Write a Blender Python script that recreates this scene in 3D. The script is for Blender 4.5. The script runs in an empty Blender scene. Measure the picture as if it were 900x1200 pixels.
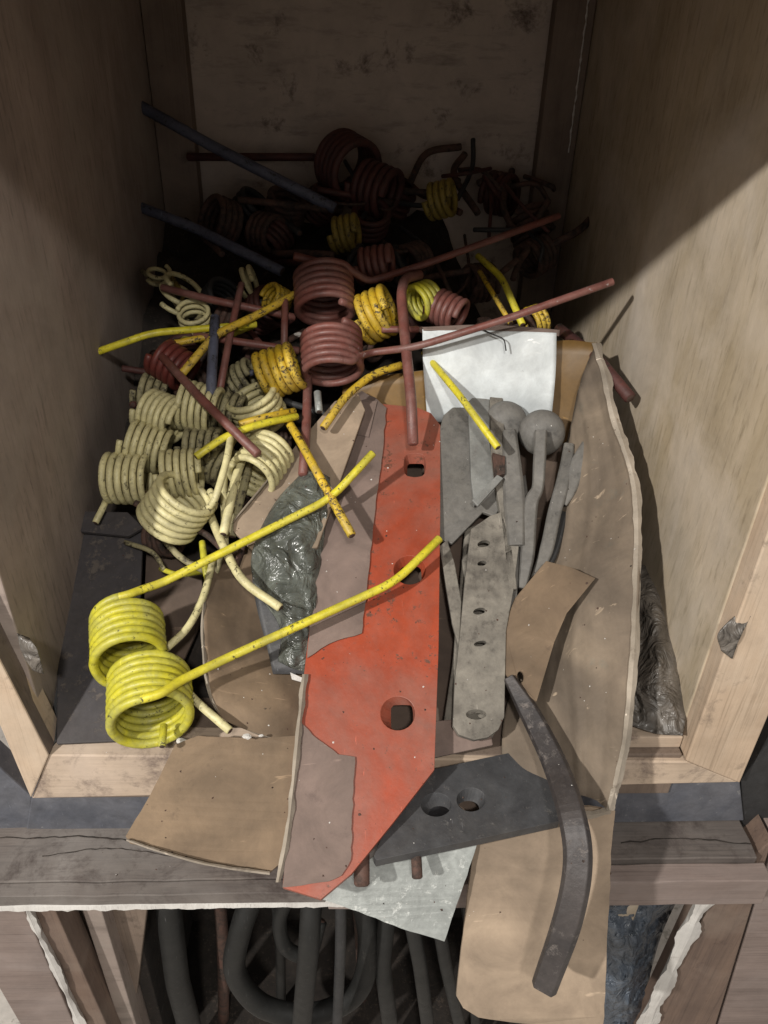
import bpy, bmesh, math, random
from mathutils import Vector, noise
from mathutils.geometry import tessellate_polygon
random.seed(7)
S = bpy.context.scene
COL = S.collection
# ------------------------------------------------------------------ camera
CAM = Vector((-.014, -.405, .486))
pt, yw, rl = math.radians(32.6), math.radians(2.7), math.radians(1.87)
F = Vector((math.sin(yw)*math.cos(pt), math.cos(yw)*math.cos(pt), -math.sin(pt)))
R0 = Vector((math.cos(yw), -math.sin(yw), 0)); U0 = R0.cross(F)
RT = R0*math.cos(rl)+U0*math.sin(rl); UP = U0*math.cos(rl)-R0*math.sin(rl)
def ray(px, py): return F+RT*((px-450)/900)+UP*((600-py)/900)
def P(px, py, Y):
    d = ray(px, py); return CAM+d*((Y-CAM.y)/d.y)
def W(px, py, pl, lift=0.0):
    a, b = pl; a += lift
    d = ray(px, py); t = (a+b*CAM.y-CAM.z)/(d.z-b*d.y)
    q = CAM+d*t
    if t < 0 or q.y > .60: q = P(px, py, .60)
    return q
def depth(q): return (q-CAM).dot(F)
def mpp(q): return depth(q)/900
PL = (.05, .5); RP = (.043, .474); BP = (.02, .55); LP = (.004, .1); NP = (.05, 1.2); OP = (.09, 2.0)
cam = bpy.data.objects.new('camera', bpy.data.cameras.new('camera')); COL.objects.link(cam); S.camera = cam
from mathutils import Matrix
M = Matrix((( RT.x, UP.x, -F.x, CAM.x), (RT.y, UP.y, -F.y, CAM.y), (RT.z, UP.z, -F.z, CAM.z), (0, 0, 0, 1)))
cam.matrix_world = M
cam.data.sensor_fit = 'VERTICAL'; cam.data.sensor_height = 36; cam.data.lens = 27; cam.data.clip_start = .01; cam.data.clip_end = 100

# ------------------------------------------------------------------ materials
def hexlin(c):
    return tuple(((v/255)/12.92 if v/255 <= .04045 else ((v/255+.055)/1.055)**2.4) for v in c)
def node_base(name):
    m = bpy.data.materials.new(name); m.use_nodes = True
    nt = m.node_tree; b = nt.nodes['Principled BSDF']; return m, nt, b
def N(nt, t, **k):
    n = nt.nodes.new(t)
    for a, v in k.items():
        if hasattr(n, a): setattr(n, a, v)
        else: n.inputs[a].default_value = v
    return n
def mixc(nt, fac, a, b):
    m = nt.nodes.new('ShaderNodeMix'); m.data_type = 'RGBA'
    for i, v in ((0, fac), (6, a), (7, b)):
        if isinstance(v, bpy.types.NodeSocket): nt.links.new(v, m.inputs[i])
        else: m.inputs[i].default_value = v if i == 0 else (*v, 1)
    return m.outputs[2]
def ramp(nt, src, lo, hi):
    r = nt.nodes.new('ShaderNodeMapRange'); nt.links.new(src, r.inputs[0])
    r.inputs[1].default_value = lo; r.inputs[2].default_value = hi; r.clamp = True
    return r.outputs[0]
def noise_n(nt, vec, scale, detail=5, rough=.6, dist=0):
    n = nt.nodes.new('ShaderNodeTexNoise'); nt.links.new(vec, n.inputs['Vector'])
    n.inputs['Scale'].default_value = scale; n.inputs['Detail'].default_value = detail
    n.inputs['Roughness'].default_value = rough; n.inputs['Distortion'].default_value = dist
    return n.outputs['Fac']
def mottle(nt, c, v, sc, lo, hi):
    f = ramp(nt, noise_n(nt, v, sc, 10, .72, .4), .34, .68)
    m = nt.nodes.new('ShaderNodeMapRange'); nt.links.new(f, m.inputs[0]); m.inputs[3].default_value = lo; m.inputs[4].default_value = hi
    x = nt.nodes.new('ShaderNodeVectorMath'); x.operation = 'SCALE'; nt.links.new(c, x.inputs[0]); nt.links.new(m.outputs[0], x.inputs['Scale'])
    return x.outputs[0]
def coords(nt, scale=(1, 1, 1), rot=(0, 0, 0)):
    t = nt.nodes.new('ShaderNodeTexCoord'); m = nt.nodes.new('ShaderNodeMapping')
    nt.links.new(t.outputs['Object'], m.inputs[0]); m.inputs['Scale'].default_value = scale; m.inputs['Rotation'].default_value = rot
    return m.outputs[0]
def bump(nt, b, h, s, d=.001):
    n = nt.nodes.new('ShaderNodeBump'); n.inputs['Strength'].default_value = s; n.inputs['Distance'].default_value = d
    nt.links.new(h, n.inputs['Height']); nt.links.new(n.outputs[0], b.inputs['Normal'])
def painted(name, base, second, spot, rough=.45, metal=0, s1=35, s2=260, spot_lo=.62, spot_hi=.68, dust=None, dust_amt=.5, bumpy=.35):
    m, nt, b = node_base(name); v = coords(nt)
    c = mixc(nt, ramp(nt, noise_n(nt, v, s1, 6, .65), .38, .66), base, second)
    if dust: c = mixc(nt, ramp(nt, noise_n(nt, v, s1*.5, 8, .7, .6), .45, .45+dust_amt), c, dust)
    ma = nt.nodes.new('ShaderNodeMath'); ma.operation = 'MULTIPLY_ADD'; ma.inputs[1].default_value = .45
    nt.links.new(noise_n(nt, v, s2*.16, 4, .6), ma.inputs[0]); nt.links.new(noise_n(nt, v, s2, 6, .75), ma.inputs[2])
    sp = ramp(nt, ma.outputs[0], spot_lo+.178, spot_hi+.19)
    c = mottle(nt, c, v, 55, .68 if s1 > 9 else .82, 1.12 if s1 > 9 else 1.05)
    sv = coords(nt, (900, 60, 60), (0, .4, .9)); sc_ = ramp(nt, noise_n(nt, sv, 1, 3, .6, .3), .70, .76)
    c = mixc(nt, sc_, c, tuple(min(1, x*1.5+.06) for x in base))
    c = mixc(nt, sp, c, spot)
    nt.links.new(c, b.inputs['Base Color'])
    rr = nt.nodes.new('ShaderNodeMapRange'); nt.links.new(noise_n(nt, v, s1*3, 4), rr.inputs[0])
    rr.inputs[3].default_value = rough-.12; rr.inputs[4].default_value = rough+.2
    nt.links.new(rr.outputs[0], b.inputs['Roughness']); b.inputs['Metallic'].default_value = metal
    mx = nt.nodes.new('ShaderNodeMath'); mx.operation = 'SUBTRACT'
    nt.links.new(noise_n(nt, v, s2*1.6, 5, .7), mx.inputs[0]); nt.links.new(sp, mx.inputs[1])
    m2 = nt.nodes.new('ShaderNodeMath'); m2.operation = 'MULTIPLY_ADD'; m2.inputs[1].default_value = 4.0
    nt.links.new(noise_n(nt, v, 38, 3, .5), m2.inputs[0]); nt.links.new(mx.outputs[0], m2.inputs[2])
    bump(nt, b, m2.outputs[0], bumpy, .0008)
    return m
def wood(name, a, b_, c_, grain=(60, 2.5, 2.5), rot=(0, 0, 0), rough=.75, stain=(.05, .035, .025), stain_lo=.6):
    m, nt, b = node_base(name); v = coords(nt, grain, rot); w = coords(nt)
    c = mixc(nt, ramp(nt, noise_n(nt, v, 1.6, 8, .65, .5), .35, .68), a, b_)
    fg = nt.nodes.new('ShaderNodeMapping'); nt.links.new(v, fg.inputs[0]); fg.inputs['Scale'].default_value = (9, 9, 2) if grain[0] > grain[2] and grain[1] > grain[2] else ((9, 9, 9) if False else (2, 9, 9))
    c = mixc(nt, ramp(nt, noise_n(nt, fg.outputs[0], 1.5, 6, .7, .2), .52, .70), c, tuple(x*.72 for x in b_))
    c = mixc(nt, ramp(nt, noise_n(nt, w, 7, 5, .6, .8), .45, .75), c, c_)
    c = mixc(nt, ramp(nt, noise_n(nt, w, 22, 9, .75, .3), stain_lo, stain_lo+.16), c, stain)
    c = mottle(nt, c, w, 12, .80, 1.08)
    nt.links.new(c, b.inputs['Base Color']); b.inputs['Roughness'].default_value = rough
    bump(nt, b, noise_n(nt, v, 5, 6, .7), .35, .001)
    return m
def cardboard(name, a, b_, flute=260, rot=0, rough=.85, dirt=(.10, .07, .05), amt=.18):
    m, nt, b = node_base(name); v = coords(nt, (1, 1, 1), (0, 0, rot)); w = coords(nt)
    c = mixc(nt, ramp(nt, noise_n(nt, w, 14, 7, .6, .4), .35, .7), a, b_)
    c = mixc(nt, ramp(nt, noise_n(nt, w, 45, 8, .75), .58, .58+amt), c, dirt)
    c = mixc(nt, ramp(nt, noise_n(nt, w, 5, 3, .5, 1.5), .42, .62), c, tuple(x*.72 for x in b_))
    c = mixc(nt, ramp(nt, noise_n(nt, w, 160, 3, .6), .74, .80), c, (.05, .035, .025))
    c = mottle(nt, c, w, 24, .70, 1.10)
    sv = coords(nt, (14, 150, 60), (0, 0, .6)); c = mixc(nt, ramp(nt, noise_n(nt, sv, 1, 4, .6, .8), .66, .72), c, tuple(min(1, x*1.35) for x in a))
    nt.links.new(c, b.inputs['Base Color']); b.inputs['Roughness'].default_value = rough
    wv = nt.nodes.new('ShaderNodeTexWave'); nt.links.new(v, wv.inputs[0]); wv.inputs['Scale'].default_value = flute/6.0; wv.inputs['Distortion'].default_value = 1.0
    ad = nt.nodes.new('ShaderNodeMath'); ad.operation = 'MULTIPLY_ADD'; ad.inputs[1].default_value = .25
    nt.links.new(wv.outputs['Fac'], ad.inputs[0]); nt.links.new(noise_n(nt, w, 120, 6, .7), ad.inputs[2])
    bump(nt, b, ad.outputs[0], .3, .0006)
    return m
MT = {}
MT['yellow'] = painted('yellow_paint', (.78, .68, .035), (.62, .55, .05), (.05, .045, .02), .36, s1=40, s2=330, spot_lo=.63, spot_hi=.69, dust=(.42, .38, .12), dust_amt=.45)
MT['yellow_old'] = painted('worn_yellow_paint', (.72, .47, .025), (.56, .40, .045), (.05, .03, .015), .45, s1=40, s2=300, spot_lo=.585, spot_hi=.635, dust=(.42, .30, .10), dust_amt=.3)
MT['olive'] = painted('dusty_olive_yellow_paint', (.64, .58, .035), (.42, .40, .05), (.05, .045, .02), .36, s1=60, s2=330, spot_lo=.66, spot_hi=.72, dust=(.33, .32, .13), dust_amt=.3)
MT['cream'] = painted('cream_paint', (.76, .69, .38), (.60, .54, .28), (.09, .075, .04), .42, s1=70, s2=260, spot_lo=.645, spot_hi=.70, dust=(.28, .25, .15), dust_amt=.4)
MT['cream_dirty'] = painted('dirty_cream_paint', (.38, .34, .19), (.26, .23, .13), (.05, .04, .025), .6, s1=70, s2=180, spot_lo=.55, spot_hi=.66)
MT['red_oxide'] = painted('red_oxide_paint', (.21, .072, .056), (.145, .055, .046), (.33, .27, .25), .42, s1=40, s2=300, spot_lo=.70, spot_hi=.76, dust=(.26, .16, .14), dust_amt=.45)
MT['deep_red'] = painted('deep_red_paint', (.17, .035, .026), (.11, .03, .025), (.06, .03, .02), .45, s1=40, s2=260, spot_lo=.66, spot_hi=.72)
MT['shaded_red'] = painted('shade_toned_dull_red_paint', (.09, .028, .022), (.055, .022, .02), (.03, .02, .015), .6)  # red darkened in its colour to carry the shade at the rear
MT['shaded_yellow'] = painted('shade_toned_grimy_yellow_paint', (.30, .22, .035), (.20, .15, .03), (.04, .03, .015), .6, spot_lo=.58, spot_hi=.66)  # grimy yellow, its base colour lowered to carry the rear shade
MT['rust'] = painted('rusty_steel', (.11, .055, .04), (.06, .04, .03), (.02, .015, .012), .75, s1=50, s2=160, spot_lo=.5, spot_hi=.7)
MT['blue'] = painted('blue_grey_paint', (.11, .12, .17), (.07, .075, .11), (.02, .02, .02), .5)
MT['black'] = painted('blackened_steel_and_void', (.035, .035, .036), (.022, .022, .023), (.08, .07, .06), .6, s1=30, s2=170, spot_lo=.66, spot_hi=.8)  # also colours the panel painted as the dark void beside the stile
MT['plate_red'] = painted('brick_orange_red_paint', (.385, .062, .022), (.32, .058, .026), (.13, .055, .035), .42, s1=9, s2=170, spot_lo=.655, spot_hi=.70, dust=(.26, .12, .09), dust_amt=.25, bumpy=.2)
MT['paper'] = cardboard('dusty_brown_paper', (.25, .18, .15), (.185, .135, .115), flute=40, dirt=(.13, .09, .08))
MT['board'] = cardboard('brown_cardboard', (.25, .175, .11), (.18, .125, .08), flute=300)
MT['board_dark'] = cardboard('dark_brown_cardboard', (.15, .105, .075), (.10, .07, .055), flute=170)
MT['board_pale'] = cardboard('pale_tan_cardboard', (.44, .335, .24), (.35, .265, .19), flute=300, rot=1.57, amt=.3, dirt=(.24, .17, .12))
MT['board_in'] = cardboard('box_inner_cardboard', (.27, .21, .15), (.20, .155, .115), flute=600, amt=.2, dirt=(.21, .20, .16))
MT['ochre'] = cardboard('ochre_cardboard', (.33, .185, .045), (.24, .135, .04), flute=120, amt=.3, rough=.5)
MT['torn'] = cardboard('torn_cardboard_edge', (.52, .45, .37), (.33, .28, .22), flute=500)
MT['white'] = cardboard('white_card', (.76, .80, .81), (.70, .75, .77), flute=40, amt=.5, dirt=(.5, .5, .47))
MT['steel'] = painted('dusty_grey_steel', (.20, .19, .175), (.105, .10, .092), (.07, .065, .06), .6, .1, s1=28, s2=120, spot_lo=.62, spot_hi=.8, dust=(.22, .205, .18), dust_amt=.35)
MT['steel_light'] = painted('pale_dusty_steel', (.30, .305, .29), (.19, .19, .18), (.16, .15, .14), .55, .1, s1=22, s2=130, spot_lo=.62, spot_hi=.8)
MT['steel_dust'] = painted('dust_caked_steel', (.255, .232, .195), (.145, .13, .11), (.08, .07, .06), .8, 0, s1=34, s2=140, spot_lo=.6, spot_hi=.8)
MT['steel_dark'] = painted('dark_grey_steel', (.075, .076, .08), (.05, .05, .054), (.16, .15, .14), .5, .15, s1=20, s2=150, spot_lo=.66, spot_hi=.8, dust=(.12, .11, .10), dust_amt=.5)
MT['tine_dark'] = painted('worn_dark_steel', (.082, .070, .066), (.045, .040, .040), (.18, .155, .14), .45, .2, s1=25, s2=150, spot_lo=.64, spot_hi=.8)
MT['zinc'] = painted('galvanised_sheet', (.42, .44, .42), (.30, .315, .30), (.62, .63, .60), .42, .35, s1=30, s2=90, spot_lo=.62, spot_hi=.75)
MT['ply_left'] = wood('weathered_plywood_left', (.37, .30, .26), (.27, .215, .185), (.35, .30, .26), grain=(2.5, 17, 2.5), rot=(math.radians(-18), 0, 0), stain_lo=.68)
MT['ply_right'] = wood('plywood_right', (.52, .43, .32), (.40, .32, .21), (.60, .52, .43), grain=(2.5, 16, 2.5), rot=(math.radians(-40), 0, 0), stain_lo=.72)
MT['ply_back'] = wood('stained_plywood_back', (.52, .44, .38), (.42, .35, .30), (.58, .49, .43), grain=(6, 2, 6), stain=(.05, .028, .02), stain_lo=.56)
MT['batten'] = wood('dark_batten_wood', (.20, .15, .115), (.15, .11, .085), (.25, .19, .15), grain=(40, 40, 3))
MT['sill'] = wood('pale_raw_timber', (.56, .44, .33), (.46, .35, .26), (.56, .45, .36), grain=(3, 40, 40), stain=(.17, .125, .105), stain_lo=.50)
MT['stile'] = wood('pale_raw_timber_upright', (.58, .45, .33), (.50, .37, .26), (.60, .49, .38), grain=(40, 40, 3), stain=(.20, .15, .115), stain_lo=.56)
MT['wood_edge'] = wood('weathered_timber_edge', (.16, .12, .10), (.11, .085, .07), (.22, .18, .16), grain=(40, 40, 4))
MT['blue_face'] = painted('worn_blue_grey_paint_on_wood', (.10, .105, .125), (.15, .15, .165), (.32, .31, .30), .6, s1=18, s2=110, spot_lo=.68, spot_hi=.8)
MT['ledge'] = wood('grey_weathered_timber', (.155, .13, .115), (.105, .088, .08), (.21, .19, .175), grain=(3, 50, 50), stain=(.06, .045, .04), stain_lo=.50)
MT['ledge_edge'] = wood('grey_brown_timber_edge', (.27, .21, .185), (.21, .16, .14), (.31, .26, .24), grain=(3, 50, 50), stain_lo=.66)
MT['post'] = wood('brown_weathered_post', (.20, .135, .10), (.14, .095, .075), (.26, .20, .16), grain=(40, 40, 3), stain=(.06, .035, .03), stain_lo=.6)
MT['peel'] = wood('peeled_white_plywood_and_light', (.72, .70, .66), (.52, .49, .46), (.66, .64, .61), grain=(60, 60, 8), stain=(.25, .2, .18), stain_lo=.62)  # also colours the strip painted as daylight in the back corner crack
MT['dirt'] = painted('black_rust_dirt_and_bay_shade', (.022, .018, .015), (.035, .027, .022), (.06, .045, .035), .95, s1=60, s2=260)  # also blackens the lower bay, where it is painted shade
MT['carton'] = painted('dark_stained_carton', (.060, .052, .052), (.040, .036, .040), (.09, .075, .065), .7, s1=14, s2=90)
MT['concrete'] = painted('pale_concrete', (.62, .58, .53), (.55, .50, .45), (.35, .32, .28), .9, s1=5, s2=60)
MT['tube_dark'] = painted('dusty_tube_shade_black', (.014, .014, .013), (.009, .009, .008), (.035, .032, .028), .6, s1=20, s2=120, spot_lo=.64, spot_hi=.8)  # colour blackened beyond dark grey metal to carry the bay's shade
def plastic(name, col, alpha, rough=.22, coat=.8):
    m, nt, b = node_base(name); v = coords(nt)
    c = mixc(nt, ramp(nt, noise_n(nt, v, 30, 6, .7, .7), .4, .65), col, tuple(x*2.2 for x in col))
    nt.links.new(c, b.inputs['Base Color']); b.inputs['Roughness'].default_value = rough
    b.inputs['Alpha'].default_value = alpha; b.inputs['Coat Weight'].default_value = coat; b.inputs['Coat Roughness'].default_value = .08; b.inputs['Specular IOR Level'].default_value = .8
    bump(nt, b, noise_n(nt, v, 38, 3, .5, 2.2), 1.0, .008)
    return m
MT['bag'] = plastic('smoky_clear_plastic', (.085, .092, .08), .72, .24, .3)
MT['bag_dirty'] = plastic('dirty_clear_plastic', (.075, .065, .055), 1, .5, .1)
MT['bag_blue'] = plastic('dark_blue_plastic', (.05, .062, .08), 1, .45, .1)

# ------------------------------------------------------------------ object helpers
ROOTS = {}
def tag(o, label, cat, group=None, kind=None):
    if label: o['label'] = label
    if cat: o['category'] = cat
    if group: o['group'] = group
    if kind: o['kind'] = kind
    return o
def empty(name, loc, label, cat, group=None):
    o = bpy.data.objects.new(name, None); COL.objects.link(o); o.location = loc; o.empty_display_size = .02
    return tag(o, label, cat, group)
def link(name, bm, mats, parent=None, smooth=False, origin=None):
    """bm is in world coordinates"""
    off = Vector(parent.location) if parent else (origin or Vector((0, 0, 0)))
    if parent is None and origin is None and bm.verts:
        s = Vector((0, 0, 0))
        for v in bm.verts: s += v.co
        off = s/len(bm.verts)
    par2 = None
    if parent is not None and parent.parent is not None:
        off = Vector(parent.parent.location)+Vector(parent.location)
    for v in bm.verts: v.co -= off
    bmesh.ops.recalc_face_normals(bm, faces=bm.faces)
    me = bpy.data.meshes.new(name); bm.to_mesh(me); bm.free()
    for m in (mats if isinstance(mats, (list, tuple)) else [mats]): me.materials.append(MT[m])
    if smooth:
        for p in me.polygons: p.use_smooth = True
    o = bpy.data.objects.new(name, me); COL.objects.link(o)
    if parent: o.parent = parent
    else: o.location = off
    return o
def catmull(pts, n=8):
    if len(pts) < 3:
        return [pts[0].lerp(pts[-1], i/n) for i in range(n+1)]
    out = []
    e = [pts[0]*2-pts[1]]+list(pts)+[pts[-1]*2-pts[-2]]
    for i in range(1, len(e)-2):
        p0, p1, p2, p3 = e[i-1:i+3]
        for k in range(n):
            t = k/n
            out.append(.5*((2*p1)+(p2-p0)*t+(2*p0-5*p1+4*p2-p3)*t*t+(3*p1-p0-3*p2+p3)*t**3))
    out.append(pts[-1].copy()); return out
def bendy(pts, rad_m=.012, n=5):
    """straight runs with rounded bends"""
    out = [pts[0]]
    for i in range(1, len(pts)-1):
        a, b, c = pts[i-1], pts[i], pts[i+1]
        d1 = (a-b); d2 = (c-b); r = min(rad_m, d1.length*.45, d2.length*.45)
        p = b+d1.normalized()*r; q = b+d2.normalized()*r
        for k in range(n+1):
            t = k/n; out.append(p*(1-t)**2+b*2*t*(1-t)+q*t*t)
    out.append(pts[-1]); return out
def tube(bm, pts, r, seg=12, r2=None, jitter=0):
    r2 = r if r2 is None else r2
    rings = []; T = (pts[1]-pts[0]).normalized()
    nrm = T.orthogonal().normalized()
    n = len(pts)
    for i, p in enumerate(pts):
        t = (pts[min(i+1, n-1)]-pts[max(i-1, 0)])
        if t.length < 1e-9: t = T
        t = t.normalized()
        nrm = (nrm-t*nrm.dot(t)).normalized(); bi = t.cross(nrm); T = t
        rr = r+(r2-r)*i/(n-1)
        if jitter: rr *= 1+jitter*noise.noise(p*90)
        rings.append([bm.verts.new(p+(nrm*math.cos(a)+bi*math.sin(a))*rr) for a in [2*math.pi*k/seg for k in range(seg)]])
    for a, b in zip(rings, rings[1:]):
        for k in range(seg): bm.faces.new((a[k], a[(k+1) % seg], b[(k+1) % seg], b[k]))
    # slightly rounded caps
    for ring, s, p, q in ((rings[0], 1, pts[0], pts[1]), (rings[-1], -1, pts[-1], pts[-2])):
        d = (p-q).normalized()*r*.25
        inner = [bm.verts.new(p+(v.co-p)*.72+d) for v in ring]
        for k in range(seg): bm.faces.new((ring[k], ring[(k+1) % seg], inner[(k+1) % seg], inner[k]))
        bm.faces.new(inner).material_index = 1
def helix(c, ax, q, q2, R, pitch, turns, phase, sgn):
    n = max(12, int(turns*30)); L = pitch*turns; pts = []
    sd = random.random()*50
    for i in range(n+1):
        u = i/n; a = phase+sgn*2*math.pi*turns*u
        rr = R*(1+.018*noise.noise(Vector((sd, u*turns*.9, 0))))
        pts.append(c+ax*(L*(u-.5))+(q*math.cos(a)+q2*math.sin(a))*rr)
    return pts
def coil(root, c, R, ax, n, w, mat, near=None, far=None, sgn=1, plane=PL, phase=0, near_name='tine', mat_t=None, pitch=1.0, left_end=None):
    """c=(px,py,lift) centre; R, w in photo pixels; ax=(image angle, tilt from view line)."""
    C = W(c[0], c[1], plane, c[2]); m = mpp(C); r = w*m/2; Rm = R*m
    v = (CAM-C).normalized(); rt = (RT-v*RT.dot(v)).normalized(); up = v.cross(rt)
    th, ti = math.radians(ax[0]), math.radians(ax[1])
    A = v*math.cos(ti)+(rt*math.cos(th)+up*math.sin(th))*math.sin(ti)
    q = A.cross(up if abs(A.dot(up)) < .9 else rt).normalized(); q2 = A.cross(q)
    pit = w*m*pitch*(1.13 if str(mat).startswith('cream') else 1)
    def best(targets, end, L):
        base = C+A*(L/2 if end else -L/2); b = (9, 0)
        for k in range(180):
            a = k*math.pi/90; p = base+(q*math.cos(a)+q2*math.sin(a))*Rm
            tg = (-q*math.sin(a)+q2*math.cos(a))*(sgn if end else -sgn)
            e = tg.angle(targets[0]-p)
            if e < b[0]: b = (e, a)
        return b[1]
    L = pit*n
    T = lambda ps: [p if isinstance(p, Vector) else W(p[0], p[1], plane, p[2]) for p in ps]
    near = T(near) if near else None; far = T(far) if far else None
    turns = n; ph = phase
    if far: ph = best(far, False, L)
    if near:
        pe = best(near, True, L)
        if far:
            dlt = ((pe-ph)*sgn/(2*math.pi)) % 1.0; turns = int(n)+dlt
        else: ph = pe-sgn*2*math.pi*turns
    if left_end:
        al = max(range(180), key=lambda k: (q*math.cos(k*math.pi/90)+q2*math.sin(k*math.pi/90)).dot(-rt))*math.pi/90
        if left_end == 'near': turns = int(n)+((al-ph)*sgn/(2*math.pi)) % 1.0
        else:
            pe = best(near, True, L); ph = al; turns = int(n)+((pe-ph)*sgn/(2*math.pi)) % 1.0
    pts = helix(C, A, q, q2, Rm, pit, turns, ph, sgn)
    bm = bmesh.new(); tube(bm, pts, r, 12); link('coil', bm, [mat, mat], root, True)
    for tgt, e0, e1 in ((near, pts[-1], pts[-2]), (far, pts[0], pts[1])):
        if not tgt: continue
        d = (e0-e1).normalized()
        H = min(Rm*1.1, (tgt[0]-e0).length*.3); P1 = e0.lerp(tgt[0], .55); dd = (tgt[0]-e0).normalized()
        c1, c2 = e0+d*H, P1-dd*H; line = [e0-d*r*.5]
        for k_ in range(15):
            t = k_/14; line.append(e0*(1-t)**3+c1*3*t*(1-t)**2+c2*3*t*t*(1-t)+P1*t**3)
        line = line[:-1]+bendy([P1]+tgt, .016)
        bm = bmesh.new(); tube(bm, line, r, 12); link(near_name, bm, [mat_t or mat, 'rust'], root, True)
    return pts
def spring(name, label, cat, c, *a, group=None, plane=PL, **k):
    C = W(c[0], c[1], plane, c[2]); root = empty(name, C, label, cat, group)
    coil(root, c, *a, plane=plane, **k); return root
def rod(name, label, cat, pts, w, mat, group=None, parent=None, plane=PL, smooth_curve=False, bend=.014, w2=None, seg=12):
    Q = [p if isinstance(p, Vector) else W(p[0], p[1], plane, p[2]) for p in pts]
    m = mpp(Q[len(Q)//2]); path = catmull(Q, 8) if smooth_curve else bendy(Q, bend)
    bm = bmesh.new(); tube(bm, path, w*m/2, seg, (w2 or w)*m/2)
    o = link(name, bm, [mat, 'rust' if mat != 'red_oxide' else 'red_oxide'], parent, True)
    if parent is None: tag(o, label, cat, group)
    return o
def rag(poly, amp=1.0, step=6, edges=None):
    out = []
    for i, p in enumerate(poly):
        q = poly[(i+1) % len(poly)]; d = math.dist(p, q); out.append(p)
        if edges is not None and i not in edges: continue
        k = int(d/step)
        for j in range(1, k):
            t = j/k; nx, ny = (q[1]-p[1])/d, -(q[0]-p[0])/d
            e = amp*(random.random()-.5)*2
            out.append((p[0]+(q[0]-p[0])*t+nx*e, p[1]+(q[1]-p[1])*t+ny*e))
    return out
def ell(cx, cy, rx, ry, n=24, sq=0, rot=0):
    out = []
    for k in range(n):
        a = 2*math.pi*(k+.5)/n; c, s = math.cos(a), math.sin(a)
        if sq: f = 1/max(abs(c), abs(s))*sq+(1-sq); c *= f; s *= f
        x, y = c*rx, s*ry; cr, sr = math.cos(rot), math.sin(rot)
        out.append((cx+x*cr-y*sr, cy+x*sr+y*cr))
    return out
def plate(name, poly, plane, thick, mats, parent=None, holes=(), lift=0, bev=.0008, c=0.0, wav=0.0, label=None, cat=None, group=None, kind=None, fn=None):
    """poly in photo pixels laid on a real sloped plane; holes = list of (top loop, bottom loop)"""
    fn = fn or (lambda p, l: W(p[0], p[1], plane, l))
    nrm = (fn((410, 600), lift)-fn((400, 600), lift)).cross(fn((400, 590), lift)-fn((400, 600), lift)).normalized()
    if nrm.dot(CAM-fn((400, 600), lift)) < 0: nrm = -nrm
    def V(p):
        q = fn(p, lift)
        if wav: q = q+nrm*wav*noise.noise(q*18)
        return q
    top = [[V(p) for p in poly]]+[[V(p) for p in h[0]] for h in holes]
    bot = [[V(p)-nrm*thick for p in poly]]+[[V(p)-nrm*thick for p in h[1]] for h in holes]
    bm = bmesh.new()
    for loops, fl in ((top, 0), (bot, 1)):
        vs = [[bm.verts.new(p) for p in l] for l in loops]; flat = [v for l in vs for v in l]
        for tri in tessellate_polygon(loops):
            try: bm.faces.new([flat[i] for i in tri])
            except ValueError: pass
        if fl == 0: tv = vs
        else: bv = vs
    for a, b in zip(tv, bv):
        n = len(a)
        for k in range(n):
            try: bm.faces.new((a[k], a[(k+1) % n], b[(k+1) % n], b[k]))
            except ValueError: pass
    o = link(name, bm, mats, parent)
    if bev:
        m = o.modifiers.new('bevel', 'BEVEL'); m.width = bev; m.segments = 2; m.limit_method = 'ANGLE'; m.angle_limit = math.radians(40)
    if parent is None: tag(o, label, cat, group, kind)
    return o
def sheet(name, rows, plane, mats, parent=None, thick=.0028, nu=10, nv=10, amp=.0015, freq=25, label=None, cat=None, group=None, kind=None, rim=None, rag_edge=0, direct=False, folds=()):
    G = [[(p if isinstance(p, Vector) else (P(*p) if direct else W(p[0], p[1], plane, p[2]))) for p in r] for r in rows]
    R1 = [catmull(r, nu) for r in G]
    cols = [catmull([R1[i][j] for i in range(len(R1))], nv) for j in range(len(R1[0]))]
    bm = bmesh.new(); g = []
    sd = Vector((random.random()*9, random.random()*9, 0))
    for i, cl in enumerate(cols):
        row = []
        for j, p in enumerate(cl):
            d = (CAM-p).normalized()
            q = p+d*amp*(noise.noise(p*freq+sd)+.5*noise.noise(p*freq*2.7+sd))
            for fu, fw, fa in folds:
                u_ = i/(len(cols)-1)
                uu = (u_-fu-.05*noise.noise(Vector((j*.09, fu*9, 0))))/fw
                q += d*fa*max(0, 1-abs(uu))*min(1, .4+.9*abs(noise.noise(Vector((j*.07, fu*5, 4)))))
            if rag_edge and (i in (0, len(cols)-1) or j in (0, len(cl)-1)):
                q += Vector((noise.noise(p*400), noise.noise(p*400+Vector((5, 5, 5))), 0))*rag_edge
            row.append(bm.verts.new(q))
        g.append(row)
    for i in range(len(g)-1):
        for j in range(len(g[0])-1):
            bm.faces.new((g[i][j], g[i+1][j], g[i+1][j+1], g[i][j+1]))
    ms = [mats] if isinstance(mats, str) else list(mats)
    if rim: ms.append(rim)
    o = link(name, bm, ms, parent, True)
    # make normals face the camera side
    md = o.modifiers.new('thickness', 'SOLIDIFY'); md.thickness = thick; md.offset = 0
    if rim: md.material_offset_rim = len(ms)-1
    if parent is None: tag(o, label, cat, group, kind)
    return o
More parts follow.
